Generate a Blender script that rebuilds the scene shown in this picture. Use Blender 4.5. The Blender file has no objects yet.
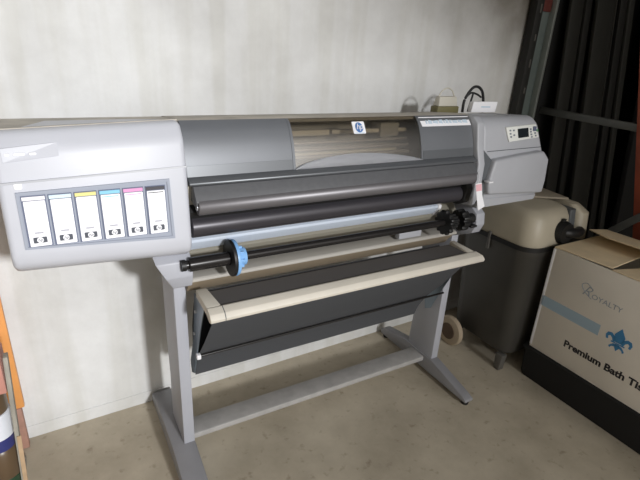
import bpy, bmesh, math, random
from mathutils import Vector, Matrix
random.seed(4)
PI = math.pi
scene = bpy.context.scene
COL = scene.collection

# ------------------------------------------------------------------ materials
def srgb(r, g, b):
    f = lambda c: (c/255/12.92) if c/255 <= .04045 else ((c/255+.055)/1.055)**2.4
    return (f(r), f(g), f(b), 1)

def mat(name, rgb, rough=.5, metal=0, noise=0, scale=20, bump=0, bscale=80, spec=.5, stretch=None, coat=0):
    m = bpy.data.materials.new(name); m.use_nodes = True
    nt = m.node_tree; b = nt.nodes['Principled BSDF']
    b.inputs['Base Color'].default_value = srgb(*rgb)
    b.inputs['Roughness'].default_value = rough
    b.inputs['Metallic'].default_value = metal
    b.inputs['Specular IOR Level'].default_value = spec
    if coat: b.inputs['Coat Weight'].default_value = coat
    tc = nt.nodes.new('ShaderNodeTexCoord'); src = tc.outputs['Object']
    if stretch:
        mp = nt.nodes.new('ShaderNodeMapping'); mp.inputs['Scale'].default_value = stretch
        nt.links.new(src, mp.inputs['Vector']); src = mp.outputs['Vector']
    if noise:
        n = nt.nodes.new('ShaderNodeTexNoise'); n.inputs['Scale'].default_value = scale; n.inputs['Detail'].default_value = 5
        nt.links.new(src, n.inputs['Vector'])
        r = nt.nodes.new('ShaderNodeValToRGB')
        lo = [max(0, c*(1-noise)) for c in rgb]; hi = [min(255, c*(1+noise)) for c in rgb]
        r.color_ramp.elements[0].color = srgb(*lo); r.color_ramp.elements[1].color = srgb(*hi)
        r.color_ramp.elements[0].position = .3; r.color_ramp.elements[1].position = .7
        nt.links.new(n.outputs['Fac'], r.inputs['Fac']); nt.links.new(r.outputs['Color'], b.inputs['Base Color'])
    if bump:
        n2 = nt.nodes.new('ShaderNodeTexNoise'); n2.inputs['Scale'].default_value = bscale; n2.inputs['Detail'].default_value = 4
        nt.links.new(src, n2.inputs['Vector'])
        bp = nt.nodes.new('ShaderNodeBump'); bp.inputs['Strength'].default_value = bump; bp.inputs['Distance'].default_value = .004
        nt.links.new(n2.outputs['Fac'], bp.inputs['Height']); nt.links.new(bp.outputs['Normal'], b.inputs['Normal'])
    return m

def glass_mat(name, tint, gloss=.12):
    m = bpy.data.materials.new(name); m.use_nodes = True
    nt = m.node_tree; nt.nodes.remove(nt.nodes['Principled BSDF'])
    out = nt.nodes['Material Output']
    t = nt.nodes.new('ShaderNodeBsdfTransparent'); t.inputs['Color'].default_value = srgb(*tint)
    g = nt.nodes.new('ShaderNodeBsdfGlossy'); g.inputs['Roughness'].default_value = .3
    mx = nt.nodes.new('ShaderNodeMixShader'); mx.inputs['Fac'].default_value = gloss
    nt.links.new(t.outputs[0], mx.inputs[1]); nt.links.new(g.outputs[0], mx.inputs[2]); nt.links.new(mx.outputs[0], out.inputs['Surface'])
    return m

def wall_mat():
    m = bpy.data.materials.new('painted_concrete_wall'); m.use_nodes = True
    nt = m.node_tree; b = nt.nodes['Principled BSDF']; b.inputs['Roughness'].default_value = .85; b.inputs['Specular IOR Level'].default_value = .2
    N = nt.nodes.new; L = nt.links.new
    tc = N('ShaderNodeTexCoord')
    n1 = N('ShaderNodeTexNoise'); n1.inputs['Scale'].default_value = 2.2; n1.inputs['Detail'].default_value = 8; n1.inputs['Roughness'].default_value = .65
    L(tc.outputs['Object'], n1.inputs['Vector'])
    r1 = N('ShaderNodeValToRGB'); e = r1.color_ramp.elements
    e[0].position = .3; e[0].color = srgb(200, 200, 199); e[1].position = .68; e[1].color = srgb(226, 227, 227)
    L(n1.outputs['Fac'], r1.inputs['Fac'])
    # vertical run marks
    mp = N('ShaderNodeMapping'); mp.inputs['Scale'].default_value = (5, 5, .35)
    L(tc.outputs['Object'], mp.inputs['Vector'])
    n2 = N('ShaderNodeTexNoise'); n2.inputs['Scale'].default_value = 2; n2.inputs['Detail'].default_value = 4
    L(mp.outputs['Vector'], n2.inputs['Vector'])
    r2 = N('ShaderNodeValToRGB'); e = r2.color_ramp.elements
    e[0].position = .42; e[0].color = (.86, .85, .81, 1); e[1].position = .56; e[1].color = (1, 1, 1, 1)
    L(n2.outputs['Fac'], r2.inputs['Fac'])
    mx = N('ShaderNodeMixRGB'); mx.blend_type = 'MULTIPLY'; mx.inputs['Fac'].default_value = .55
    L(r1.outputs['Color'], mx.inputs['Color1']); L(r2.outputs['Color'], mx.inputs['Color2'])
    # brown soot stains high on the wall, far end
    n3 = N('ShaderNodeTexNoise'); n3.inputs['Scale'].default_value = 3.2; n3.inputs['Detail'].default_value = 6
    L(tc.outputs['Object'], n3.inputs['Vector'])
    sx = N('ShaderNodeSeparateXYZ'); L(tc.outputs['Object'], sx.inputs[0])
    ma = N('ShaderNodeMapRange'); ma.inputs['From Min'].default_value = 1.36; ma.inputs['From Max'].default_value = 1.85
    L(sx.outputs['Z'], ma.inputs['Value'])
    mb = N('ShaderNodeMapRange'); mb.inputs['From Min'].default_value = .9; mb.inputs['From Max'].default_value = 2.3
    L(sx.outputs['X'], mb.inputs['Value'])
    mu = N('ShaderNodeMath'); mu.operation = 'MULTIPLY'; L(ma.outputs[0], mu.inputs[0]); L(mb.outputs[0], mu.inputs[1])
    mu2 = N('ShaderNodeMath'); mu2.operation = 'MULTIPLY'; L(mu.outputs[0], mu2.inputs[0]); L(n3.outputs['Fac'], mu2.inputs[1])
    mu3 = N('ShaderNodeMath'); mu3.operation = 'MULTIPLY'; mu3.inputs[1].default_value = 2.2; mu3.use_clamp = True; L(mu2.outputs[0], mu3.inputs[0])
    mx2 = N('ShaderNodeMixRGB'); mx2.inputs['Color2'].default_value = srgb(104, 98, 88)
    L(mu3.outputs[0], mx2.inputs['Fac']); L(mx.outputs['Color'], mx2.inputs['Color1'])
    L(mx2.outputs['Color'], b.inputs['Base Color'])
    n4 = N('ShaderNodeTexNoise'); n4.inputs['Scale'].default_value = 25; n4.inputs['Detail'].default_value = 6
    L(tc.outputs['Object'], n4.inputs['Vector'])
    bp = N('ShaderNodeBump'); bp.inputs['Strength'].default_value = .25; bp.inputs['Distance'].default_value = .006
    L(n4.outputs['Fac'], bp.inputs['Height']); L(bp.outputs['Normal'], b.inputs['Normal'])
    return m

def floor_mat():
    m = bpy.data.materials.new('bare_concrete_floor'); m.use_nodes = True
    nt = m.node_tree; b = nt.nodes['Principled BSDF']; b.inputs['Roughness'].default_value = .7; b.inputs['Specular IOR Level'].default_value = .3
    N = nt.nodes.new; L = nt.links.new
    tc = N('ShaderNodeTexCoord')
    n1 = N('ShaderNodeTexNoise'); n1.inputs['Scale'].default_value = 3.0; n1.inputs['Detail'].default_value = 9; n1.inputs['Roughness'].default_value = .62
    L(tc.outputs['Object'], n1.inputs['Vector'])
    r1 = N('ShaderNodeValToRGB'); e = r1.color_ramp.elements
    e[0].position = .3; e[0].color = srgb(166, 156, 138); e[1].position = .7; e[1].color = srgb(202, 192, 173)
    L(n1.outputs['Fac'], r1.inputs['Fac'])
    n2 = N('ShaderNodeTexNoise'); n2.inputs['Scale'].default_value = 26; n2.inputs['Detail'].default_value = 4
    L(tc.outputs['Object'], n2.inputs['Vector'])
    r2 = N('ShaderNodeValToRGB'); e = r2.color_ramp.elements
    e[0].position = .27; e[0].color = (.55, .5, .45, 1); e[1].position = .40; e[1].color = (1, 1, 1, 1)
    L(n2.outputs['Fac'], r2.inputs['Fac'])
    mx = N('ShaderNodeMixRGB'); mx.blend_type = 'MULTIPLY'; mx.inputs['Fac'].default_value = .6
    L(r1.outputs['Color'], mx.inputs['Color1']); L(r2.outputs['Color'], mx.inputs['Color2'])
    L(mx.outputs['Color'], b.inputs['Base Color'])
    bp = N('ShaderNodeBump'); bp.inputs['Strength'].default_value = .15; bp.inputs['Distance'].default_value = .004
    L(n2.outputs['Fac'], bp.inputs['Height']); L(bp.outputs['Normal'], b.inputs['Normal'])
    return m

M = dict(
    wall=wall_mat(), floor=floor_mat(),
    leftwall=mat('pale_bounce_wall', (206, 200, 188), .9, noise=.05, scale=3),
    ceiling=mat('grey_ceiling', (120, 118, 112), .9, noise=.06, scale=3),
    darkwall=mat('dark_side_wall', (58, 54, 50), .9, noise=.15, scale=4),
    shell=mat('pale_grey_plastic', (192, 194, 202), .42, noise=.012, scale=6),
    shell2=mat('light_grey_plastic', (172, 174, 180), .45, noise=.015, scale=8),
    topc=mat('warm_reflection_top_plastic', (176, 170, 160), .65, noise=.08, scale=14),  # warm floor reflection is put into the top cover's colour
    hood=mat('silver_grey_plastic', (108, 111, 116), .42, metal=.2, noise=.02, scale=9),
    lip=mat('grey_lip_plastic', (98, 101, 105), .36, metal=.25),
    sill=mat('bright_silver_plastic', (196, 198, 204), .3, metal=.2),
    platen=mat('charcoal_platen', (96, 97, 100), .42, metal=.1, noise=.03, scale=60),
    roller=mat('gunmetal_roller', (112, 110, 113), .42, metal=.4),
    roller2=mat('black_roller', (66, 64, 69), .34, metal=.35),
    black=mat('black_plastic', (20, 20, 21), .5),
    rod=mat('black_gloss_rod', (40, 38, 38), .22, metal=.3),
    blue=mat('light_blue_plastic', (128, 176, 226), .4),
    belly=mat('blue_grey_panel', (196, 206, 220), .4),
    stand=mat('grey_painted_steel', (168, 170, 178), .45, noise=.012, scale=9),
    shelf=mat('worn_grey_crossbar', (166, 164, 162), .55, noise=.06, scale=18),
    beamshade=mat('shaded_beam_face', (142, 128, 108), .6), belly2=mat('olive_grey_panel', (138, 134, 122), .5),  # beam face: shade under the flange put into a darker brown
    standbeam=mat('beige_grey_beam', (176, 172, 165), .5),
    foot=mat('grey_painted_foot', (138, 138, 142), .5, noise=.03, scale=12),
    tray=mat('cream_plastic', (208, 202, 190), .5, noise=.015, scale=10),
    mesh=mat('charcoal_mesh_cloth', (96, 93, 92), .8, bump=.3, bscale=300),
    sling=mat('dark_cloth', (68, 70, 74), .85, bump=.3, bscale=260),
    zinc=mat('zinc_plate', (128, 140, 150), .35, metal=.6),
    paper=mat('white_paper', (238, 238, 242), .7),
    label=mat('white_cartridge_label', (243, 243, 248), .5),
    recess=mat('grey_blue_recess', (150, 156, 170), .55),
    cartbody=mat('slate_cartridge_body', (92, 100, 124), .5),
    yellow=mat('yellow_stripe', (224, 214, 138), .5), cyan=mat('cyan_stripe', (130, 194, 222), .5),
    lcyan=mat('pale_cyan_stripe', (206, 226, 236), .5), lmag=mat('pale_pink_stripe', (236, 232, 236), .5),
    magenta=mat('magenta_stripe', (216, 150, 196), .5), kstripe=mat('black_stripe', (52, 50, 58), .5),
    ink=mat('dark_printing', (74, 78, 88), .6), greyink=mat('grey_printing', (176, 176, 186), .6),
    hpblue=mat('blue_print', (72, 118, 178), .5), paleblue=mat('pale_blue_print', (196, 212, 226), .6),
    glass=glass_mat('smoky_window', (232, 229, 224), .20),
    bay=mat('dark_brown_bay', (172, 166, 152), .6), rail=mat('cream_rail', (226, 216, 192), .45), rodm=mat('steel_rod', (206, 196, 184), .25, metal=.6),
    panel=mat('off_white_panel', (226, 228, 224), .45), lcd=mat('dark_lcd', (34, 40, 44), .2), btn=mat('grey_button', (120, 128, 140), .5), green=mat('green_button', (86, 140, 96), .5),
    dgrey=mat('dark_grey_plate', (84, 88, 92), .5), white_clip=mat('white_clip', (232, 232, 236), .5),
    tank=mat('grey_plastic_tank', (62, 60, 56), .42, noise=.05, scale=8), head=mat('beige_plastic_head', (176, 168, 150), .45, noise=.03, scale=10),
    headplate=mat('tan_flat_cover', (152, 142, 126), .6), tyre=mat('cream_wheel', (176, 160, 138), .6), hub=mat('brown_hub', (92, 74, 60), .6), caster=mat('grey_foot_plastic', (92, 90, 86), .5),
    carton=mat('white_printed_card', (226, 220, 210), .75, noise=.02, scale=6), kraft=mat('tan_card', (228, 208, 174), .8, noise=.03, scale=14), kraftdark=mat('card_edge', (150, 124, 92), .85),
    band=mat('dusty_blue_print', (164, 186, 202), .75), fleur=mat('strong_blue_print', (66, 134, 184), .7), script=mat('grey_blue_lettering', (150, 158, 168), .75), txt=mat('black_lettering', (44, 42, 46), .75),
    bin=mat('black_crate_plastic', (20, 20, 22), .75),
    board=mat('dark_board', (26, 26, 24), .6, noise=.12, scale=3, stretch=(8, 8, .6)), board2=mat('charcoal_profile', (44, 44, 41), .5, noise=.1, scale=4, stretch=(8, 8, .6)),
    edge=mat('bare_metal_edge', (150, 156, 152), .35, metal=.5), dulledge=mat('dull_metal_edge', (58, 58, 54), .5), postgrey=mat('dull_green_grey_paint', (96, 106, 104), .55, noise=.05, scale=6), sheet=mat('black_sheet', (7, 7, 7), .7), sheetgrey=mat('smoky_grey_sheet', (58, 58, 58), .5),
    railgrey=mat('dark_grey_steel', (84, 86, 84), .45), orange=mat('orange_paint', (230, 160, 92), .5, noise=.04, scale=8), red=mat('rust_red_paint', (140, 66, 44), .6, noise=.12, scale=9), darkred=mat('dark_red_paint', (92, 40, 34), .6),
    pink=mat('faded_pink_card', (196, 140, 126), .7), pinkfoot=mat('faded_red_foot', (172, 132, 116), .7, noise=.08, scale=20), jarbrown=mat('brown_jar', (98, 80, 60), .35), jarwhite=mat('white_jar_label', (226, 230, 238), .5), jarblue=mat('navy_jar_base', (52, 56, 116), .5), jargreen=mat('dark_green_jar', (46, 72, 52), .35),
    cratew=mat('weathered_grey_wood', (150, 146, 136), .8, noise=.12, scale=12, stretch=(6, 6, 1)), cratetan=mat('weathered_tan_card', (176, 150, 120), .8, noise=.12, scale=14),
    cable=mat('black_cable', (30, 30, 32), .5), tub=mat('clear_cloudy_plastic', (198, 194, 182), .5), olive=mat('olive_base', (112, 106, 70), .6), tagred=mat('pale_red_print', (228, 178, 186), .7),
)

# ------------------------------------------------------------------ mesh helpers
def link(name, bm, m, parent=None, smooth=True, mats=None):
    bmesh.ops.recalc_face_normals(bm, faces=bm.faces)
    me = bpy.data.meshes.new(name); bm.to_mesh(me); bm.free()
    for x in (mats or [m]): me.materials.append(x)
    if smooth:
        for p in me.polygons: p.use_smooth = True
        me.set_sharp_from_angle(angle=math.radians(38))
    o = bpy.data.objects.new(name, me); COL.objects.link(o)
    if parent is not None:
        o.parent = parent
        o.matrix_parent_inverse = Matrix.Translation(parent.location).inverted() if parent.type == 'EMPTY' else Matrix.Identity(4)
    return o

def thing(name, label, cat, loc, group=None):
    o = bpy.data.objects.new(name, None); COL.objects.link(o); o.location = loc; o.empty_display_size = .05
    o['label'] = label; o['category'] = cat
    if group: o['group'] = group
    return o

def tag(o, label, cat, group=None):
    o['label'] = label; o['category'] = cat
    if group: o['group'] = group
    return o

def bevel(bm, w, seg=2, edges=None, ang=30):
    if w <= 0: return
    if edges is None:
        edges = [e for e in bm.edges if len(e.link_faces) == 2 and e.calc_face_angle(0) > math.radians(ang)]
    bmesh.ops.bevel(bm, geom=edges, offset=w, segments=seg, profile=.5, affect='EDGES', clamp_overlap=True)

def box(x0, x1, y0, y1, z0, z1, bev=.003, seg=2, bm=None):
    b = bmesh.new()
    v = [b.verts.new((x, y, z)) for x in (x0, x1) for y in (y0, y1) for z in (z0, z1)]
    for f in ((0, 1, 3, 2), (4, 6, 7, 5), (0, 4, 5, 1), (2, 3, 7, 6), (0, 2, 6, 4), (1, 5, 7, 3)):
        b.faces.new([v[i] for i in f])
    bmesh.ops.recalc_face_normals(b, faces=b.faces)
    bevel(b, bev, seg)
    return merge(bm, b)

def merge(bm, b):
    if bm is None: return b
    me = bpy.data.meshes.new('tmp'); b.to_mesh(me); b.free(); bm.from_mesh(me); bpy.data.meshes.remove(me)
    return bm

def prism(prof, x0, x1, bev=.0, seg=2, bm=None, xl=None, fn=None, ang=30):
    """profile (y,z) extruded along X; fn(x,y,z)->(x,y,z) may reshape"""
    b = bmesh.new(); n = len(prof)
    A = [b.verts.new((x0, y, z)) for y, z in prof]; B = [b.verts.new((x1, y, z)) for y, z in prof]
    b.faces.new(A); b.faces.new(B[::-1])
    for i in range(n): b.faces.new((A[i], B[i], B[(i+1) % n], A[(i+1) % n]))
    bmesh.ops.recalc_face_normals(b, faces=b.faces)
    if fn:
        for v in b.verts: v.co = fn(*v.co)
    bevel(b, bev, seg, ang=ang)
    return merge(bm, b)

def extrude_poly(pts, d, bev=0, seg=2, bm=None):
    """closed 3D polygon pushed by vector d"""
    b = bmesh.new(); d = Vector(d); n = len(pts)
    A = [b.verts.new(Vector(p)) for p in pts]; B = [b.verts.new(Vector(p)+d) for p in pts]
    b.faces.new(A); b.faces.new(B[::-1])
    for i in range(n): b.faces.new((A[i], B[i], B[(i+1) % n], A[(i+1) % n]))
    bmesh.ops.recalc_face_normals(b, faces=b.faces)
    bevel(b, bev, seg)
    return merge(bm, b)

def lathe_x(prof, y, z, n=32, bm=None, axis='x', teeth=0):
    """prof: list of (pos, radius) revolved round an axis parallel to X (or y / z)"""
    b = bmesh.new(); rings = []
    for p, r in prof:
        ring = []
        for k in range(n):
            a = 2*PI*k/n; rr = r
            if teeth and r > .02 and (k*teeth*2//n) % 2: rr = r*.86
            c, s = rr*math.cos(a), rr*math.sin(a)
            co = {'x': (p, y+c, z+s), 'y': (y+c, p, z+s), 'z': (y+c, z+s, p)}[axis]
            ring.append(b.verts.new(co))
        rings.append(ring)
    for i in range(len(rings)-1):
        for k in range(n): b.faces.new((rings[i][k], rings[i][(k+1) % n], rings[i+1][(k+1) % n], rings[i+1][k]))
    b.faces.new(rings[0]); b.faces.new(rings[-1][::-1])
    bmesh.ops.recalc_face_normals(b, faces=b.faces)
    return merge(bm, b)

def tube(pts, r, n=10, bm=None):
    b = bmesh.new(); P = [Vector(p) for p in pts]; rings = []
    for i, p in enumerate(P):
        t = (P[min(i+1, len(P)-1)]-P[max(i-1, 0)]).normalized()
        ref = Vector((0, 0, 1)) if abs(t.z) < .9 else Vector((1, 0, 0))
        u = t.cross(ref).normalized(); v = t.cross(u)
        rings.append([b.verts.new(p+r*(math.cos(2*PI*k/n)*u+math.sin(2*PI*k/n)*v)) for k in range(n)])
    for i in range(len(rings)-1):
        for k in range(n): b.faces.new((rings[i][k], rings[i][(k+1) % n], rings[i+1][(k+1) % n], rings[i+1][k]))
    b.faces.new(rings[0]); b.faces.new(rings[-1][::-1])
    return merge(bm, b)

def smooth_path(pts, k=8):
    P = [Vector(p) for p in pts]; out = []
    for i in range(len(P)-1):
        p0, p1, p2, p3 = P[max(i-1, 0)], P[i], P[i+1], P[min(i+2, len(P)-1)]
        for j in range(k):
            t = j/k
            out.append(.5*((2*p1)+(-p0+p2)*t+(2*p0-5*p1+4*p2-p3)*t*t+(-p0+3*p1-3*p2+p3)*t**3))
    return out+[P[-1]]

def lerp_prof(prof, z):
    """y of an outer profile [(y,z)...] at height z"""
    q = sorted(prof, key=lambda p: p[1])
    if z <= q[0][1]: return q[0][0]
    for (ya, za), (yb, zb) in zip(q, q[1:]):
        if za <= z <= zb: return ya+(yb-ya)*(z-za)/(zb-za)
    return q[-1][0]

def onface(outline, yf, t0, t1, bm=None, grid=False):
    """outline [(x,z)] laid on a front surface y=yf(z); from depth +t1 (inside) to -t0 (proud)"""
    b = bmesh.new(); n = len(outline)
    A = [b.verts.new((x, yf(z)-t0, z)) for x, z in outline]; B = [b.verts.new((x, yf(z)+t1, z)) for x, z in outline]
    b.faces.new(A); b.faces.new(B[::-1])
    for i in range(n): b.faces.new((A[i], B[i], B[(i+1) % n], A[(i+1) % n]))
    bmesh.ops.recalc_face_normals(b, faces=b.faces)
    return merge(bm, b)

def rrect(x0, x1, z0, z1, r, n=4):
    out = []
    for cx, cz, a0 in ((x1-r, z1-r, 0), (x0+r, z1-r, PI/2), (x0+r, z0+r, PI), (x1-r, z0+r, 3*PI/2)):
        for k in range(n+1):
            a = a0+PI/2*k/n; out.append((cx+r*math.cos(a), cz+r*math.sin(a)))
    return out

def text_bm(s, size, origin, ux, uz, depth=.0006, align='LEFT', shear=0, xs=1, bold=0):
    """built-in font turned to mesh; ux, uz: right and up directions"""
    cu = bpy.data.curves.new('t', 'FONT'); cu.body = s; cu.size = size; cu.align_x = align; cu.extrude = depth/2; cu.shear = shear; cu.offset = bold; cu.resolution_u = 3
    o = bpy.data.objects.new('t', cu); COL.objects.link(o)
    bpy.context.view_layer.update()
    me = bpy.data.meshes.new_from_object(o.evaluated_get(bpy.context.evaluated_depsgraph_get()))
    bpy.data.objects.remove(o); bpy.data.curves.remove(cu)
    b = bmesh.new(); b.from_mesh(me); bpy.data.meshes.remove(me)
    ux, uz = Vector(ux).normalized(), Vector(uz).normalized(); un = ux.cross(uz)
    for v in b.verts: v.co = Vector(origin)+ux*v.co.x*xs+uz*v.co.y+un*v.co.z
    return b

# ------------------------------------------------------------------ the setting
def struct(name, bm, m):
    o = link(name, bm, m, None, smooth=False); o['kind'] = 'structure'; return o
WK = math.tan(.0235)
wy = lambda x: .3027+WK*x
b = bmesh.new(); q = [(-2.6, -4.6, 0), (4.2, -4.6, 0), (4.2, 1.2, 0), (-2.6, 1.2, 0)]
extrude_poly(q, (0, 0, -.1), bm=b); struct('floor', b, M['floor'])
b = bmesh.new(); extrude_poly([(-2.6, wy(-2.6), 0), (4.2, wy(4.2), 0), (4.2, wy(4.2)+.15, 0), (-2.6, wy(-2.6)+.15, 0)], (0, 0, 4.4), bm=b); struct('wall_back', b, M['wall'])
struct('wall_right', box(4.2, 4.35, -4.6, 1.2, 0, 4.4, 0), M['darkwall'])
struct('added_wall_left', box(-1.75, -1.6, -4.6, wy(-1.6), 0, 4.4, 0), M['leftwall'])  # unseen wall, added to cut side daylight and bounce some back
struct('ceiling', box(-2.6, 4.35, -4.6, 1.2, 4.4, 4.5, 0), M['ceiling'])
b = bmesh.new(); extrude_poly([(-2.6, wy(-2.6)-.004, 0), (2.38, wy(2.38)-.004, 0), (2.38, wy(2.38), 0), (-2.6, wy(-2.6), 0)], (0, 0, .055), .0015, bm=b)
struct('baseboard_back', b, M['wall'])

# ------------------------------------------------------------------ the printer
PR = thing('large_format_printer', 'wide pale grey plotter printer on a grey steel stand in front of the white wall', 'printer', (1.0, 0, 0))

# ink module (left end)
LP = [(-.18, 1.262), (-.212, 1.222), (-.228, 1.150), (-.2362, 1.065), (-.245, .96)]
def lfn(x, y, z):
    if z < .97 and y < -.1: z += .008-.022*(x/.425)
    if z > 1.1 and y < 0: z -= .016*(1-x/.425)
    return (x, y, z)
im = link('ink_module', prism(LP+[(-.235, .93), (-.20, .908), (.18, .90), (.2, .93), (.2, 1.15), (.06, 1.238), (-.15, 1.264)], .008, .427, .014, 4, fn=lfn, ang=18), M['shell'], PR)
lf = lambda z: lerp_prof(LP, z)
link('top_cover', prism([(-.155, 1.2610), (-.155, 1.2655), (.06, 1.243), (.06, 1.238)], .012, .424, 0, fn=lambda x, y, z: (x, y, z-(.016*(1-x/.425) if y < 0 else 0))), M['topc'], im)
# recessed cartridge pocket: rim and back plate
def pocket_rim():
    out = [(.040, .988), (.040, 1.121), (.378, 1.127), (.380, .968)]
    inn = [(.046, .993), (.046, 1.115), (.371, 1.120), (.373, .975)]
    bm = bmesh.new()
    for i in range(4):
        j = (i+1) % 4
        onface([out[i], out[j], inn[j], inn[i]], lf, .004, .004, bm)
    return bm
link('pocket_rim', pocket_rim(), M['recess'], im)
link('pocket_back', onface([(.045, .992), (.045, 1.116), (.372, 1.121), (.374, .974)], lf, .0008, .004), M['recess'], im)
# crease strip
link('crease_strip', onface([(.012, 1.1395), (.012, 1.144), (.424, 1.157), (.424, 1.1525)], lf, .0022, .003), M['shell2'], im)
np_ = link('name_plate', onface([(.028, 1.187), (.026, 1.216), (.138, 1.225), (.138, 1.197)], lambda z: lf(z+.012), .0035, .003), M['shell'], im)
bm = bmesh.new()
for xa, xb in ((.033, .042), (.050, .072), (.080, .094)):
    onface(rrect(xa, xb, 1.201, 1.2065, .002, 2), lambda z: lf(z+.012), .0046, 0, bm)
link('raised_mark', bm, M['white_clip'], np_)
link('round_badge', onface(rrect(.040, .056, 1.128, 1.143, .004, 3), lf, .002, .003), M['white_clip'], im)

# centre body: C-shaped housing so that the window shows into the carriage bay
XL, XR = .429, 1.515
link('rear_housing', prism([(-.135, 1.247), (-.02, 1.236), (-.02, 1.11), (-.19, 1.095), (-.19, 1.01), (-.13, .99), (-.13, .94), (.18, .90), (.2, .93), (.2, 1.15), (.06, 1.24), (-.135, 1.256)], XL, XR, 0), M['bay'], PR)
link('top_cover', prism([(-.138, 1.258), (-.12, 1.262), (.062, 1.244), (.2, 1.156), (.2, 1.152), (.06, 1.2405), (-.135, 1.2565)], XL, XR, 0), M['topc'], PR)
HP_ = [(-.138, 1.259), (-.150, 1.252), (-.167, 1.230), (-.184, 1.193), (-.196, 1.155), (-.204, 1.118)]
hf = lambda z: lerp_prof(HP_, z)
hood_prof = HP_+[(y+.012, z-.003) for y, z in HP_[::-1]]
W0, W1 = .750, 1.254
hood = link('hood', prism(hood_prof, XL+.002, W0, 0), M['hood'], PR)
prism(hood_prof, W1, XR-.012, 0, bm=(bm := bmesh.new()))
link('hood_end', bm, M['hood'], hood)
win = link('hood_window', prism(HP_+[(y+.004, z-.001) for y, z in HP_[::-1]], W0, W1, 0), M['glass'], hood)
# thin window frame edges
bm = prism([(y-.002, z) for y, z in HP_]+[(y+.006, z-.001) for y, z in HP_[::-1]], W0-.002, W0+.006, 0)
link('window_frame', bm, M['hood'], hood)
link('window_frame', prism([(y-.002, z) for y, z in HP_]+[(y+.006, z-.001) for y, z in HP_[::-1]], W1-.006, W1+.002, 0), M['hood'], hood)
# arched sill piece: the hood's highlight is put into its brighter silver
bm = bmesh.new(); n = 28; rows = []
for i in range(n+1):
    t = i/n; x = W0+.004+(W1-W0-.008)*t
    h = .002+.034*math.sin(PI*t**.85)**.8
    rows.append([bm.verts.new((x, hf(1.118+h*k/4)-.004-(.002 if 0 < k < 4 else 0), 1.118+h*k/4)) for k in range(5)])
for i in range(n):
    for k in range(4): bm.faces.new((rows[i][k], rows[i+1][k], rows[i+1][k+1], rows[i][k+1]))
bmesh.ops.solidify(bm, geom=bm.faces[:], thickness=.003)
link('arched_sill', bm, M['sill'], hood)
for xa, xb in ((XL+.003, W0-.004), (W1+.004, XR-.014)):
    link('hood_band', onface([(xa, 1.1185), (xa, 1.147), (xb, 1.147), (xb, 1.1185)], hf, .0014, .002), M['lip'], hood)
link('lip', prism([(-.202, 1.120), (-.2275, 1.108), (-.229, 1.104), (-.2275, 1.100), (-.20, 1.098)], XL+.002, XR-.012, .0008), M['lip'], hood)
# things in the carriage bay
cb = link('carriage_rail', box(W0+.01, .93, -.10, -.08, 1.196, 1.214, .002), M['rail'], PR)
box(.94, 1.255, -.10, -.08, 1.199, 1.212, .002, bm=(bm := bmesh.new())); link('carriage_rail', bm, M['rail'], PR)
bm = bmesh.new()
for yy, zz, rr in ((-.11, 1.176, .005), (-.12, 1.156, .006), (-.13, 1.134, .007)):
    lathe_x([(W0+.006, rr), (W1-.006, rr)], yy, zz, 14, bm)
link('slider_rod', bm, M['rodm'], PR)
link('encoder_strip', box(W0+.01, W1-.01, -.066, -.062, 1.118, 1.140, 0), M['rail'], PR)
bm = box(1.13, 1.21, -.11, -.05, 1.185, 1.232, .004); link('print_carriage', bm, M['bay'], PR)
# logo badge on the window
lg = link('logo_badge', onface(rrect(.974, 1.021, 1.212, 1.247, .003), hf, .004, -.002), M['paper'], hood)
def ring_disc(cx, cz, r, yf, t0, n=24):
    return onface([(cx+r*math.cos(2*PI*k/n), cz+r*math.sin(2*PI*k/n)) for k in range(n)], yf, t0, -t0+.001)
link('logo_disc', ring_disc(.9975, 1.2305, .0145, hf, .0048), M['hpblue'], lg)
def facedir(yf, z): return Vector((0, yf(z+.004)-yf(z-.004), .008)).normalized()
def face_text(s, size, x, z, yf, t0, m, parent, name='lettering', **kw):
    return link(name, text_bm(s, size, (x, yf(z)-t0, z), (1, 0, 0), facedir(yf, z), **kw), m, parent, smooth=False)
face_text('hp', .026, 0.9975, 1.226, hf, .0062, M['paper'], lg, align='CENTER', shear=.25)
link('lettering', onface(rrect(.978, 1.017, 1.2135, 1.2155, .0008, 2), hf, .0048, -.003), M['paleblue'], lg)
# long printed sticker at the right end of the hood
st = link('sticker', onface([(1.264, 1.226), (1.259, 1.255), (1.499, 1.255), (1.500, 1.226)], hf, .0022, .001), M['paper'], hood)
bm = bmesh.new(); x = 1.285
rnd = random.Random(2)
while x < 1.48:
    w = rnd.choice((.006, .010, .016, .022)); 
    if rnd.random() < .8: onface([(x, 1.234+rnd.random()*.003), (x, 1.247-rnd.random()*.004), (x+w, 1.247-rnd.random()*.004), (x+w, 1.234)], hf, .0027, -.001, bm)
    x += w+.006
link('printed_mark', bm, M['paleblue'], st)
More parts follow.
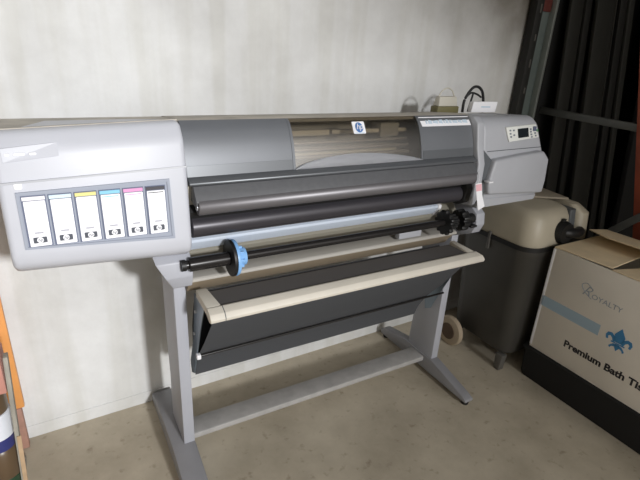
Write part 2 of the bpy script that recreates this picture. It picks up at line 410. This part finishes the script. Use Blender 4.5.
# platen, rollers, lower panels
link('platen_panel', prism([(-.206, 1.098), (-.222, 1.096), (-.25, 1.060), (-.242, 1.040), (-.19, 1.05)], XL+.012, XR-.02, .001), M['platen'], PR)
link('upper_roller', lathe_x([(.446, .014), (.446, .021), (.449, .023), (1.484, .023), (1.486, .021), (1.486, .01)], -.236, 1.043, 36), M['roller'], PR)
link('roller_gap_cover', prism([(-.20, 1.035), (-.212, 1.020), (-.205, 1.0), (-.16, .99), (-.16, 1.04)], XL+.004, XR-.012, 0), M['black'], PR)
link('lower_roller', lathe_x([(.434, .028), (.437, .031), (1.462, .031), (1.465, .028)], -.193, .972, 36), M['roller2'], PR)
link('end_cap', prism([(-.215, 1.03), (-.235, 1.0), (-.225, .945), (-.19, .925), (-.14, .93), (-.14, 1.03)], 1.467, 1.502, .006), M['black'], PR)
link('roller_end_plug', lathe_x([(.443, .004), (.443, .010), (.446, .010)], -.236, 1.043, 20), M['sill'], PR)
link('lower_panel', prism([(-.135, .938), (-.172, .922), (-.172, .914), (-.150, .884), (-.13, .88)], .437, 1.395, .001), M['belly'], PR)
link('panel_end', prism([(-.135, .938), (-.176, .924), (-.176, .912), (-.152, .876), (-.13, .87)], 1.395, 1.41, .001), M['white_clip'], PR)
link('belly_panel', prism([(-.14, .882), (-.150, .874), (-.125, .83), (-.10, .82), (.12, .86), (.12, .90), (-.1, .93)], .437, 1.53, .001), M['belly2'], PR)
# right module
RP = [(-.165, 1.248), (-.187, 1.222), (-.208, 1.11), (-.218, 1.0), (-.218, .93)]
rf = lambda z: lerp_prof(RP, z)
link('column', prism([(-.17, 1.258), (-.197, 1.236), (-.215, 1.15), (-.235, 1.09), (-.238, .97), (-.22, .925), (.16, .90), (.2, .93), (.2, 1.15), (.06, 1.24)], 1.506, 1.541, .006, 3, ang=18), M['shell2'], PR)
link('groove', prism([(y+.012, z-.006) for y, z in RP]+[(.0, .93), (.0, 1.235)], 1.540, 1.552, 0), M['dgrey'], PR)
def rfn(x, y, z):
    if x > 1.8: x -= .055*max(0, (z-1.10)/.15)
    return (x, y, z)
rm = link('service_module', prism(RP+[(-.195, .902), (.16, .885), (.19, .92), (.19, 1.14), (.06, 1.236), (-.14, 1.253)], 1.551, 1.915, .016, 4, fn=rfn, ang=18), M['shell2'], PR)
door = link('module_door', (lambda bm: (bevel(bm, .010, 3), bm)[1])(onface([(1.578, .968), (1.568, 1.02), (1.592, 1.101), (1.76, 1.114), (1.878, 1.121), (1.914, 1.088), (1.914, .995), (1.906, .946)], rf, .030, .03)), M['shell2'], rm)
link('hinge_plate', onface([(1.541, .935), (1.543, 1.138), (1.590, 1.098), (1.565, 1.02), (1.572, .940)], rf, .012, .004), M['dgrey'], rm)
link('latch_clip', box(1.550, 1.574, -.262, -.236, 1.020, 1.027, .002), M['white_clip'], rm)
link('module_skirt', onface([(1.556, .908), (1.554, .945), (1.905, .932), (1.895, .912)], lambda z: -.212, .008, .02), M['shell2'], rm)
link('door_seam', onface([(1.575, 1.128), (1.575, 1.1305), (1.89, 1.134), (1.89, 1.1315)], rf, .0012, .002), M['dgrey'], rm)
cp = link('control_panel', (lambda bm: (bevel(bm, .003, 2), bm)[1])(onface([(1.690, 1.160), (1.668, 1.216), (1.848, 1.225), (1.868, 1.172)], rf, .006, .004)), M['panel'], rm)
link('screen', onface([(1.742, 1.174), (1.735, 1.209), (1.797, 1.212), (1.803, 1.177)], rf, .0075, -.003), M['lcd'], cp)
for i, (xx, zz) in enumerate(((1.692, 1.204), (1.694, 1.192), (1.698, 1.180), (1.712, 1.204), (1.716, 1.186), (1.813, 1.206), (1.815, 1.196), (1.818, 1.186), (1.822, 1.176), (1.846, 1.180), (1.842, 1.190))):
    link('button', onface(rrect(xx-.004, xx+.004, zz-.003, zz+.003, .0015, 2), rf, .008, -.003), M['btn'], cp)
link('menu_button', onface(rrect(1.828, 1.846, 1.198, 1.216, .003), rf, .008, -.003), M['cartbody'], cp)
link('start_button', onface(rrect(1.850, 1.858, 1.196, 1.204, .002), rf, .008, -.003), M['green'], cp)

# stand
ZF = .097
def post(x0, x1):
    return prism([(-.091, ZF-.002), (-.091, .76), (.08, .76), (.085, .45), (.072, .30), (.085, ZF-.002)], x0, x1, .003)
def post_head(x0, x1):
    return prism([(-.205, .875), (-.212, .83), (-.195, .79), (-.10, .745), (.09, .735), (.14, .82), (.18, .905), (-.13, .925)], x0, x1, .004, fn=lambda x, y, z: (x if (x > .4 and x < 1.6) else (x + (.075 if x < 1 else 0)*max(0, min(1, (.89-z)/.14))), y, z))
for x0, x1, hx0, hx1 in ((.397, .436, .322, .432), (1.587, 1.626, 1.582, 1.630)):
    p = link('post', post(x0, x1), M['stand'], PR)
    link('post_head', post_head(hx0, hx1), M['stand'], p)
def foot(x0, x1, y0, y1):
    f = lambda x, y, z: (x, y, z)
    return prism([(y0, .02), (y0, .034), (y0+.03, .046), (-.10, ZF), (.09, ZF), (y1-.02, .06), (y1, .045), (y1, .02)], x0, x1, .006)
for x0, x1 in ((.354, .437), (1.578, 1.628)):
    f = link('foot', foot(x0, x1, -.338, .300), M['foot'], PR)
    for yy in (-.315, .275):
        link('foot_pad', lathe_x([(0, .016), (.008, .018), (.024, .012)], (x0+x1)/2, yy, 16, axis='z'), M['black'], f)
bm = prism([(-.046, .062), (-.046, .083), (-.040, .085), (.040, .085), (.044, .083), (.044, .062)], .436, 1.587, .001)
link('crossbar', bm, M['shelf'], PR)
ub = link('upper_beam', prism([(-.152, .776), (-.152, .783), (-.146, .788), (-.085, .796), (-.085, .776)], .436, 1.545, .001), M['standbeam'], PR)
link('beam_face', prism([(-.144, .776), (-.085, .776), (-.085, .725), (-.10, .722)], .436, 1.538, .0005), M['beamshade'], ub)
# catch tray
ZT = .742
tf = bmesh.new()
bar = [(-.306, .714), (-.308, .724), (-.298, .738), (-.274, .748), (-.264, .745), (-.264, .720), (-.29, .709)]
prism(bar, .450, 1.556, .002, bm=tf, fn=lambda x, y, z: (x-(.55*(y+.308) if x > 1 else 0), y, z))
tr = link('tray_bar', tf, M['tray'], PR)
link('tray_arm', extrude_poly([(.450, -.266, .747), (.494, -.266, .747), (.484, -.155, .752), (.450, -.155, .752)], (0, 0, -.028), .004), M['tray'], tr)
link('tray_arm', extrude_poly([(1.534, -.266, .747), (1.500, -.266, .747), (1.508, -.155, .752), (1.532, -.155, .752)], (0, 0, -.028), .004), M['tray'], tr)
link('bar_seam', prism([(y*1.002, z+(.001 if z > .72 else -.001)) for y, z in bar], .4935, .4955, 0), M['dgrey'], tr)
link('tray_mesh', extrude_poly([(.484, -.264, .742), (1.506, -.264, .742), (1.514, -.153, .735), (.484, -.153, .735)], (0, 0, -.006), 0), M['mesh'], tr)
bm = bmesh.new()
front = [(-.285, .71), (-.235, .64), (-.175, .56), (-.105, .475), (-.065, .405), (-.05, .362)]
back = [(-.044, .366), (-.03, .45), (-.04, .56), (-.075, .66), (-.13, .73)]
prism(front+[(-.046, .352)]+back+[(-.138, .728), (-.083, .656), (-.05, .556), (-.041, .45), (-.052, .38), (-.075, .43), (-.115, .49), (-.185, .575), (-.245, .655), (-.28, .70)], .462, 1.475, 0, bm=bm)
link('sling', bm, M['sling'], PR)
link('sling_rod', lathe_x([(.452, .0045), (1.558, .0045)], -.122, .482, 12), M['rod'], PR)
link('rod_clip', box(.450, .464, -.131, -.113, .474, .491, .002), M['white_clip'], PR)
for x0, x1 in ((.4535, .4575), (1.5515, 1.5555)):
    pl = link('side_plate', extrude_poly([(x0, -.12, .722), (x0, -.225, .715), (x0, -.165, .60), (x0, -.105, .47), (x0, -.065, .375), (x0, -.03, .355), (x0, -.02, .40), (x0, -.075, .52), (x0, -.10, .62)], (x1-x0, 0, 0), .0008, 1), M['zinc'], PR)
    for yy, zz in ((-.13, .66), (-.10, .56)):
        link('bolt', lathe_x([(x0-.004, .006), (x1+.004, .006)], yy, zz, 10), M['sill'], pl)

# ink cartridges: each its own thing, sitting in the pocket
names = [('lmag', 'white ink cartridge with a pale white stripe, leftmost of the row in the printer'),
         ('lcyan', 'white ink cartridge with a pale grey-blue stripe, beside the leftmost cartridge'),
         ('yellow', 'white ink cartridge with a yellow stripe on its top'),
         ('cyan', 'white ink cartridge with a cyan blue stripe on its top'),
         ('magenta', 'white ink cartridge with a pink magenta stripe on its top'),
         ('kstripe', 'white ink cartridge with a thin black stripe, nearest the printer hood')]
for i, (sm, lab) in enumerate(names):
    x0 = .0505+i*.0535; w = .0455; zb = .994-.001*i; zt = 1.1125
    t = thing('ink_cartridge', lab, 'ink cartridge', (x0+w/2, -.245, zb), 'ink cartridges in the pocket of the left end module')
    link('cartridge_body', onface([(x0-.002, zb-.002), (x0-.002, zt), (x0+w+.002, zt), (x0+w+.002, zb-.002)], lf, .0030, -.0012), M['cartbody'], t)
    ft = link('front_label', onface(rrect(x0+.0015, x0+w-.0005, zb, zt-.012, .002, 3), lf, .0058, -.0028), M['label'], t)
    link('colour_stripe', onface([(x0, zt-.010), (x0, zt-.002), (x0+w, zt-.002), (x0+w, zt-.010)], lf, .0056, -.0028), M[sm], t)
    if sm in ('kstripe', 'magenta', 'cyan'):
        link('thin_line', onface([(x0+.004, zt-.0175), (x0+.004, zt-.0155), (x0+w-.004, zt-.0155), (x0+w-.004, zt-.0175)], lf, .0062, -.005), M[sm], ft)
    xc = x0+w/2; zc = zb+.0145
    bm = bmesh.new()
    onface(rrect(xc-.014, xc+.014, zc-.007, zc+.007, .002, 3), lf, .0063, -.005, bm)
    mk = link('logo_mark', bm, M['ink'], ft)
    link('logo_disc', ring_disc(xc, zc, .0068, lf, .0068), M['label'], mk)
    face_text('hp', .0105, xc, zc-.003, lf, .0073, M['ink'], mk, align='CENTER', shear=.25)
    onface(rrect(xc-.009, xc+.009, zb+.030, zb+.034, .001, 2), lf, .0063, -.005, bm=(bm := bmesh.new()))
    link('printed_mark', bm, M['greyink'], ft)

# roll spindle
SY, SZ = -.212, .866
sp = thing('roll_spindle', 'black paper roll spindle with a light blue stop disc, lying across the printer front', 'spindle', (.9, SY, SZ-.02))
link('rod', lathe_x([(.40, .0135), (1.55, .0135)], SY, SZ, 24), M['rod'], sp)
link('sleeve', lathe_x([(.418, .017), (.421, .021), (.539, .021), (.539, .013)], SY, SZ, 32), M['rod'], sp)
link('end_cap', lathe_x([(.398, .010), (.398, .0165), (.411, .0165), (.411, .012)], SY, SZ, 24), M['black'], sp)
link('stop_plate', lathe_x([(.540, .015), (.540, .055), (.545, .056), (.549, .055), (.549, .015)], SY, SZ, 40), M['black'], sp)
sd = link('stop_disc', lathe_x([(.550, .015), (.550, .055), (.555, .056), (.560, .054), (.560, .032), (.564, .030), (.588, .027), (.588, .0135)], SY, SZ, 40), M['blue'], sp)
bm = bmesh.new()
for k in range(8):
    a = 2*PI*k/8
    c = (.570, SY+.030*math.cos(a), SZ+.030*math.sin(a))
    box(c[0]-.009, c[0]+.009, c[1]-.004, c[1]+.004, c[2]-.004, c[2]+.004, .001, bm=bm)
link('grip_rib', bm, M['blue'], sd)
link('flange', lathe_x([(1.395, .014), (1.395, .047), (1.403, .050), (1.412, .048), (1.412, .030), (1.45, .030), (1.45, .014)], SY, SZ, 48, teeth=12), M['black'], sp)
link('knob', lathe_x([(1.47, .014), (1.47, .040), (1.476, .043), (1.50, .043), (1.506, .038), (1.506, .014)], SY, SZ, 48, teeth=10), M['black'], sp)
link('bearing', lathe_x([(1.508, .014), (1.508, .020), (1.55, .020), (1.55, .014)], SY, SZ, 24), M['black'], sp)
link('sensor_block', box(1.235, 1.345, -.155, -.128, .798, .845, .003), M['shell2'], PR)
link('saddle', box(1.522, 1.556, -.24, -.19, .835, .845, .003), M['black'], PR)

# hanging tag on the printer's right column
tg = tag(link('paper_tag', extrude_poly([(1.462, -.275, 1.030), (1.494, -.275, 1.032), (1.503, -.280, .985), (1.530, -.278, .937), (1.498, -.278, .924), (1.472, -.281, .985)], (0, .0012, 0), 0), M['paper']), 'narrow white paper tag hanging from the right end of the printer rollers', 'tag')
link('string', tube([(1.478, -.2745, 1.031), (1.492, -.262, 1.05), (1.505, -.242, 1.062)], .0011, 6), M['paper'], tg)
link('printed_mark', extrude_poly([(1.469, -.2787, 1.002), (1.497, -.2787, 1.003), (1.493, -.2757, 1.028), (1.464, -.2757, 1.027)], (0, -.0006, 0), 0), M['tagred'], tg)

# small things on the printer's top
t = tag(link('white_card_box', (lambda b: b)(extrude_poly([(1.692, .018, 1.2455), (1.812, -.006, 1.2475), (1.822, .026, 1.2445), (1.702, .050, 1.2425)], (.006, 0, .044), .003)), M['paper']), 'small white box lying on top of the printer beside a cable loop', 'small box')
link('printed_mark', extrude_poly([(1.738, .0090, 1.266), (1.783, .0003, 1.266), (1.783, .0003, 1.272), (1.738, .0090, 1.272)], (0, -.0006, 0), 0), M['paleblue'], t)
cbl = tube(smooth_path([(1.700, .075, 1.238), (1.706, .078, 1.29), (1.74, .08, 1.335), (1.772, .08, 1.345), (1.804, .08, 1.328), (1.824, .082, 1.29), (1.834, .084, 1.236)], 8), .006, 10)
tube(smooth_path([(1.712, .082, 1.295), (1.75, .09, 1.318), (1.79, .09, 1.312), (1.814, .088, 1.30)], 6), .0042, 8, cbl)
tube(smooth_path([(1.765, .09, 1.318), (1.762, .095, 1.28), (1.755, .097, 1.238)], 6), .0042, 8, cbl)
tag(link('cable_loop', cbl, M['cable']), 'black cable looped upright behind the small white box on the printer', 'cable')
tb = thing('wire_handle_tub', 'cloudy plastic tub with olive base and arched handle behind the printer top', 'tub', (1.62, .105, 1.232))
link('olive_base', box(1.565, 1.688, .085, .13, 1.2265, 1.262, .004), M['olive'], tb)
link('tub_body', prism([(.088, 1.262), (.127, 1.262), (.120, 1.302), (.095, 1.302)], 1.572, 1.682, .004, fn=lambda x, y, z: (1.627+(x-1.627)*(1-.12*(z-1.262)/.04), y, z)), M['tub'], tb)
link('handle', tube(smooth_path([(1.582, .107, 1.30), (1.60, .107, 1.325), (1.627, .107, 1.335), (1.654, .107, 1.325), (1.672, .107, 1.30)], 6), .003, 8), M['tub'], tb)

# ------------------------------------------------------------------ vacuum cleaner
V = thing('shop_vacuum', 'grey wheeled tank vacuum with a beige motor head, between printer and paper carton', 'vacuum cleaner', (2.1, 0, 0))
def ringbox(levels, n=6):
    """rounded-rect loft: levels (z, x0,x1,y0,y1,r)"""
    b = bmesh.new(); rings = []
    for z, x0, x1, y0, y1, r in levels:
        rings.append([b.verts.new((x, y, z)) for x, y in rrect(x0, x1, y0, y1, r, n)])
    for a, c in zip(rings, rings[1:]):
        m = len(a)
        for k in range(m): b.faces.new((a[k], a[(k+1) % m], c[(k+1) % m], c[k]))
    b.faces.new(rings[0]); b.faces.new(rings[-1][::-1])
    return b
link('tank', ringbox([(.085, 1.935, 2.28, -.21, .15, .06), (.095, 1.925, 2.29, -.22, .16, .07), (.62, 1.90, 2.32, -.235, .19, .08), (.635, 1.893, 2.327, -.242, .197, .085), (.655, 1.893, 2.327, -.242, .197, .085)]), M['tank'], V)
link('rim_band', ringbox([(.655, 1.888, 2.332, -.247, .202, .085), (.676, 1.888, 2.332, -.247, .202, .085)]), M['black'], V)
hd = link('motor_head', ringbox([(.676, 1.895, 2.20, -.24, .19, .08), (.70, 1.892, 2.20, -.243, .19, .08), (.80, 1.91, 2.20, -.225, .18, .08), (.828, 1.925, 2.195, -.205, .165, .07), (.84, 1.95, 2.18, -.17, .14, .05)]), M['head'], V)
link('head_groove', ringbox([(.676, 2.19, 2.235, -.22, .17, .01), (.82, 2.19, 2.235, -.20, .15, .01)]), M['dgrey'], V)
link('rear_cowl', ringbox([(.676, 2.235, 2.335, -.24, .19, .05), (.80, 2.235, 2.332, -.225, .17, .045), (.835, 2.235, 2.30, -.18, .14, .03)]), M['head'], V)
link('flat_cover', extrude_poly([(2.06, -.01, .842), (2.265, -.13, .842), (2.31, .06, .842), (2.10, .12, .842)], (0, 0, .01), .002), M['headplate'], V)
pt = link('hose_port', lathe_x([(-.262, .032), (-.264, .048), (-.255, .052), (-.225, .056)], 2.10, .735, 28, axis='y'), M['black'], V)
link('hose_elbow', tube(smooth_path([(2.10, -.238, .735), (2.125, -.255, .732), (2.18, -.258, .728), (2.225, -.245, .725)], 5), .024, 14), M['black'], V)
link('power_switch', box(2.085, 2.105, -.242, -.228, .775, .80, .002), M['black'], V)
link('latch', box(1.884, 1.897, -.02, -.006, .60, .69, .002), M['caster'], V)
for yy, xx in ((-.195, 1.925), (-.19, 2.25)):
    link('front_foot', prism([(yy-.016, 0), (yy-.022, .09), (yy+.022, .09), (yy+.016, 0)], xx-.018, xx+.018, .004), M['caster'], V)
for xa, xb in ((1.832, 1.866), (2.31, 2.345)):
    wl = link('wheel', lathe_x([(xa, .060), (xa+.003, .078), (xa+.010, .084), (xb-.01, .084), (xb-.003, .078), (xb, .060)], .085, .084, 36), M['tyre'], V)
    link('hub', lathe_x([(xa-.004, .012), (xa-.004, .045), (xb+.004, .045), (xb+.004, .012)], .085, .084, 24), M['hub'], wl)
link('axle', lathe_x([(1.84, .01), (2.335, .01)], .085, .084, 12), M['black'], V)

V.location.x += .028; V.location.y -= .008
# ------------------------------------------------------------------ carton on its black crate
BX0, BX1, BY0, BY1, BZ0, BZ1 = 2.03, 2.44, -.885, -.288, .172, .69
cr = thing('black_crate', 'low black plastic crate on the floor beneath the bath tissue carton', 'crate', (2.24, -.59, 0))
link('crate_wall', ringbox([(0, 2.032, 2.445, -.90, -.275, .02), (.02, 2.028, 2.45, -.905, -.27, .02), (.150, 2.024, 2.455, -.91, -.265, .02)]), M['bin'], cr)
link('crate_lid', ringbox([(.150, 2.016, 2.462, -.918, -.258, .022), (.166, 2.016, 2.462, -.918, -.258, .022), (.1705, 2.022, 2.456, -.91, -.265, .02)]), M['bin'], cr)
tc_ = thing('tissue_carton', 'white printed bath tissue carton with open tan flaps, resting on the black crate', 'cardboard box', (2.235, -.586, BZ0))
# hollow carton body
bm = bmesh.new()
th = .006
box(BX0, BX1, BY0, BY1, BZ0, BZ0+th, .001, bm=bm)
box(BX0, BX0+th, BY0, BY1, BZ0+th, BZ1, .002, bm=bm); box(BX1-th, BX1, BY0, BY1, BZ0+th, BZ1, .002, bm=bm)
box(BX0+th, BX1-th, BY0, BY0+th, BZ0+th, BZ1, .001, bm=bm); box(BX0+th, BX1-th, BY1-th, BY1, BZ0+th, BZ1, .001, bm=bm)
cbody = link('carton_body', bm, M['carton'], tc_)
link('lit_corner_edge', box(BX0-.0012, BX0+.012, BY1-.010, BY1+.0012, BZ0+.01, BZ1-.005, .001), M['paper'], cbody)  # light on the bevelled corner, painted as a white strip
# flaps
def flap(pts, name='flap', m='kraft', t=.005):
    return link(name, extrude_poly(pts, (0, 0, -t), .001, 1), M[m], tc_)
flap([(BX0+.002, BY1, .6955), (BX1-.01, BY1, .700), (BX1-.02, BY1-.235, .706), (BX0+.012, BY1-.255, .698)])
flap([(BX0, BY1-.262, .6965), (BX0+.19, BY1-.275, .672), (BX0+.19, BY0+.02, .672), (BX0, BY0, .6965)])
flap([(BX1, BY1+.012, .716), (BX1, BY0, .72), (BX1-.23, BY0, .765), (BX1-.235, BY1-.12, .757), (BX1-.15, BY1+.012, .738)])
# printing on the side face (x = BX0), reading direction -Y
fx = BX0-.0004
def side_poly(yz, m, name, parent, d=.0008):
    return link(name, extrude_poly([(fx, y, z) for y, z in yz], (-d, 0, 0), 0), M[m], parent, smooth=False)
side_poly([(-.291, .402), (-.291, .452), (-.572, .447), (-.572, .397)], 'band', 'printed_band', cbody)
side_poly([(-.760, .446), (-.760, .396), (-.884, .392), (-.884, .442)], 'band', 'printed_band', cbody)
bm = text_bm('R', .066, (fx-.0004, -.456, .542), (0, -1, -.03), (0, -.03, 1), shear=.45, bold=-.001)
merge(bm, text_bm('OYALTY', .032, (fx-.0004, -.502, .541), (0, -1, -.03), (0, -.03, 1), xs=1.08))
link('brand_lettering', bm, M['script'], cbody, smooth=False)
bm = tube(smooth_path([(fx-.001, -.505, .537), (fx-.001, -.472, .556), (fx-.001, -.452, .582), (fx-.001, -.472, .597), (fx-.001, -.498, .582)], 5), .0014, 6)
link('lettering_swash', bm, M['script'], cbody)
link('product_lettering', text_bm('Premium Bath Tissue', .045, (fx-.0004, -.446, .268), (0, -1, -.005), (0, -.005, 1), xs=1.06, bold=.0016), M['txt'], cbody, smooth=False)
# fleur-de-lis
FC = (-.655, .420)
def fp(pts, s=.108): return [(FC[0]-x*s, FC[1]+y*s) for x, y in pts]
fl = link('emblem', extrude_poly([(fx, y, z) for y, z in fp([(0, .52), (.10, .36), (.20, .20), (.17, .04), (.09, -.10), (-.09, -.10), (-.17, .04), (-.20, .20), (-.10, .36)])], (-.0008, 0, 0), 0), M['fleur'], cbody, smooth=False)
def crescent(sgn):
    o = [(.10, -.10), (.16, .10), (.30, .20), (.44, .17), (.50, .04), (.46, -.12), (.38, -.10), (.40, .02), (.33, .07), (.25, .0), (.20, -.12)]
    return [(x*sgn, y) for x, y in o]
for s in (-1, 1):
    side_poly(fp(crescent(s)), 'fleur', 'emblem_petal', fl)
    side_poly(fp([(s*x, y) for x, y in [(.04, -.18), (.16, -.20), (.24, -.28), (.30, -.36), (.24, -.42), (.20, -.34), (.12, -.30), (.05, -.32)]]), 'fleur', 'emblem_petal', fl)
side_poly(fp([(-.26, -.12), (.26, -.12), (.26, -.17), (-.26, -.17)]), 'fleur', 'emblem_bar', fl)
side_poly(fp([(-.06, -.18), (.06, -.18), (.07, -.34), (0, -.46), (-.07, -.34)]), 'fleur', 'emblem_petal', fl)

# ------------------------------------------------------------------ dark stock at the right
gp = thing('corner_post', 'dull green-grey steel post standing against the wall behind the printer', 'steel post', (2.46, .32, 0))
link('post_web', box(2.386, 2.461, .318, .345, 0, 2.6, .002), M['postgrey'], gp)
link('black_edge', box(2.335, 2.385, .300, .345, 0, 2.6, .002), M['board'], gp)
for k in range(9): link('slot', box(2.362, 2.371, .2985, .3005, 1.30+k*.13, 1.33+k*.13+.01*(k % 2), 0), M['caster'], gp)
link('bright_edge', box(2.462, 2.478, .285, .345, 0, 2.6, .002), M['edge'], gp)
link('red_bracket', box(2.388, 2.459, .310, .3185, 1.70, 1.86, .002), M['darkred'], gp)
rk = thing('storage_rack', 'rust red slanting rack upright with dark grey steel rail behind the tissue carton', 'rack', (2.56, 0, 0))
def bar(a, b_, w, d, bev=.002):
    a, b_ = Vector(a), Vector(b_); t = (b_-a).normalized(); u = t.cross(Vector((1, 0, 0)))
    u = u.normalized() if u.length > 1e-4 else Vector((0, 1, 0)); v = t.cross(u).normalized()
    return extrude_poly([a+u*w/2+v*d/2, a-u*w/2+v*d/2, a-u*w/2-v*d/2, a+u*w/2-v*d/2], b_-a, bev)
link('rail', bar((2.598, .340, 1.207), (2.598, -.225, 1.190), .036, .03), M['railgrey'], rk)
link('upright', extrude_poly([(2.575, -.60, 0), (2.635, -.60, 0), (2.635, -.510, 0), (2.575, -.510, 0)], (0, .62, 2.43), .004), M['red'], rk)
link('brace', bar((2.56, .0, .43), (2.56, -.40, .84), .035, .02), M['railgrey'], rk)
ob = link('dark_gap_backing', extrude_poly([(2.485, wy(2.485)-.022, 0), (3.75, wy(3.75)-.022, 0), (3.75, wy(3.75)-.006, 0), (2.485, wy(2.485)-.006, 0)], (0, 0, 2.7), .001), M['sheet'])  # black backing added to keep the gaps between boards dark
tag(ob, 'added black backing that darkens the gaps between the leaning boards', 'sheet')
# leaning boards and profiles behind the rack
specs = [(2.72, .10, .10, 'board2', 'dark grey board leaning on the wall right beside the green-grey post'),
         (2.82, .05, .07, 'board', 'thin black board leaning second from the green-grey post'),
         (2.93, .16, .13, 'board2', 'broad charcoal board with a dull metal edge, leaning behind the rail'),
         (3.12, .06, .10, 'board', 'narrow black board leaning just right of the metal-edged board'),
         (3.20, .05, .12, 'board2', 'slim dark grey strip leaning nearest the large black sheet')]
for i, (x, w, lean, mm, lab) in enumerate(specs):
    yb = .36-.16-.03*i; yt = wy(x)-.034
    o = extrude_poly([(x, yb, 0), (x+w, yb, 0), (x+w, yb+.02, 0), (x, yb+.02, 0)], (-.16-lean*.5, yt-.02-yb, 2.5), .002)
    ob = link('leaning_board', o, M[mm]); tag(ob, lab, 'board', 'dark boards leaning against the wall behind the rack')
    if i == 2:
        d = Vector((-.16-lean*.5, yt-.02-yb, 2.5))
        link('metal_edge', extrude_poly([(x+w+.001, yb-.003, 0), (x+w+.009, yb-.003, 0), (x+w+.009, yb+.018, 0), (x+w+.001, yb+.018, 0)], d, 0), M['dulledge'], ob)
ob = link('black_sheet', extrude_poly([(3.24, .02, 0), (4.15, -.05, 0), (4.15, -.02, 0), (3.24, .05, 0)], (0, .26, 2.6), .002), M['sheet'])  # black sheet put in to fill the near-black area
tag(ob, 'large black sheet added to fill the near-black far right, left of the red upright', 'sheet')
ob = link('grey_pane', extrude_poly([(3.34, .0, 1.98), (3.62, -.025, 1.98), (3.62, -.022, 1.98), (3.34, .003, 1.98)], (0, .05, .5), 0), M['sheetgrey'], ob)

# ------------------------------------------------------------------ left foreground
su = thing('orange_upright', 'orange painted shelf upright against the white wall at the left edge', 'shelf upright', (-.16, .265, 0))
link('upright', box(-.24, -.092, .25, .275, .185, 1.0, .003), M['orange'], su)
link('foot_block', box(-.235, -.103, .246, .279, 0, .185, .004), M['pinkfoot'], su)
ct = thing('open_crate', 'weathered open-sided crate holding stacked jars at the bottom left corner', 'crate', (-.25, .05, 0))
link('side_panel', extrude_poly([(-.100, -.06, 0), (-.112, -.06, 0), (-.112, -.03, 0), (-.100, -.03, 0)], (.034, 0, .60), .002), M['cratew'], ct)
link('front_trim', extrude_poly([(-.094, -.064, 0), (-.106, -.064, 0), (-.106, -.060, 0), (-.094, -.060, 0)], (.017, 0, .32), .001), M['cratetan'], ct)
link('back_panel', box(-.42, -.150, .2, .212, 0, .58, .002), M['cratetan'], ct)
link('bottom_panel', box(-.42, -.114, -.055, .199, 0, .012, .001), M['cratew'], ct)
link('side_panel', box(-.432, -.42, -.06, .2, 0, .58, .002), M['cratew'], ct)
jx, jy = -.150, .03
j = thing('jar', 'dark green and brown jar standing at the bottom of the open crate', 'jar', (jx, jy, .012), 'jars stacked in the open crate')
link('jar_base', lathe_x([(.0125, .04), (.018, .046), (.118, .046), (.12, .044)], jx, jy, 28, axis='z'), M['jargreen'], j)
link('jar_top', lathe_x([(.12, .044), (.124, .047), (.222, .047), (.232, .040)], jx, jy, 28, axis='z'), M['jarbrown'], j)
j = thing('jar', 'brown lidded jar with a white label and navy base, on top of the green jar', 'jar', (jx, jy, .2325), 'jars stacked in the open crate')
link('jar_base', lathe_x([(.2325, .042), (.236, .046), (.28, .047)], jx, jy, 28, axis='z'), M['jarblue'], j)
link('jar_label', lathe_x([(.28, .047), (.281, .0485), (.368, .0485), (.369, .047)], jx, jy, 28, axis='z'), M['jarwhite'], j)
link('lid', lathe_x([(.369, .044), (.376, .047), (.445, .047), (.451, .042)], jx, jy, 28, axis='z'), M['jarbrown'], j)
tag(link('pink_carton', box(-.235, -.092, -.018, .085, .4515, .572, .003), M['pink']), 'faded pink carton on top of the stacked jars at the left edge', 'carton')

# ------------------------------------------------------------------ camera
pitch, yaw, roll, f = -.3818, .5352, .0569, 468.37
F = Vector((math.sin(yaw)*math.cos(pitch), math.cos(yaw)*math.cos(pitch), math.sin(pitch)))
R = Vector((math.cos(yaw), -math.sin(yaw), 0)); U = R.cross(F)
R, U = math.cos(roll)*R+math.sin(roll)*U, -math.sin(roll)*R+math.cos(roll)*U
cam = bpy.data.cameras.new('camera'); co = bpy.data.objects.new('camera', cam); COL.objects.link(co)
mw = Matrix((R, U, -F)).transposed().to_4x4(); mw.translation = (.123, -1.4385, 1.4498)
co.matrix_world = mw
cam.sensor_width = 36; cam.sensor_fit = 'HORIZONTAL'; cam.lens = f*36/640; cam.clip_start = .01
scene.camera = co

# ------------------------------------------------------------------ light: daylight from a doorway behind the camera, spread narrowed to darken the right
w = bpy.data.worlds.new('world'); scene.world = w; w.use_nodes = True
bg = w.node_tree.nodes['Background']; bg.inputs['Color'].default_value = (1, .95, .88, 1); bg.inputs['Strength'].default_value = 1.0
def area(name, loc, aim, sx, sy, power, col, spread=180):
    l = bpy.data.lights.new(name, 'AREA'); l.shape = 'RECTANGLE'; l.size = sx; l.size_y = sy; l.energy = power; l.color = col
    l.spread = math.radians(spread)
    o = bpy.data.objects.new(name, l); COL.objects.link(o); o.location = loc
    o.rotation_euler = (Vector(aim)-Vector(loc)).to_track_quat('-Z', 'Y').to_euler()
    return o
area('doorway_daylight', (1.45, -8.5, 3.6), (-.05, .2, .9), .5, .6, 27, (.985, .99, 1), 34)

vs = scene.view_settings
vs.view_transform = 'Standard'; vs.look = 'None'; vs.gamma = 1; vs.use_curve_mapping = False; vs.exposure = 0
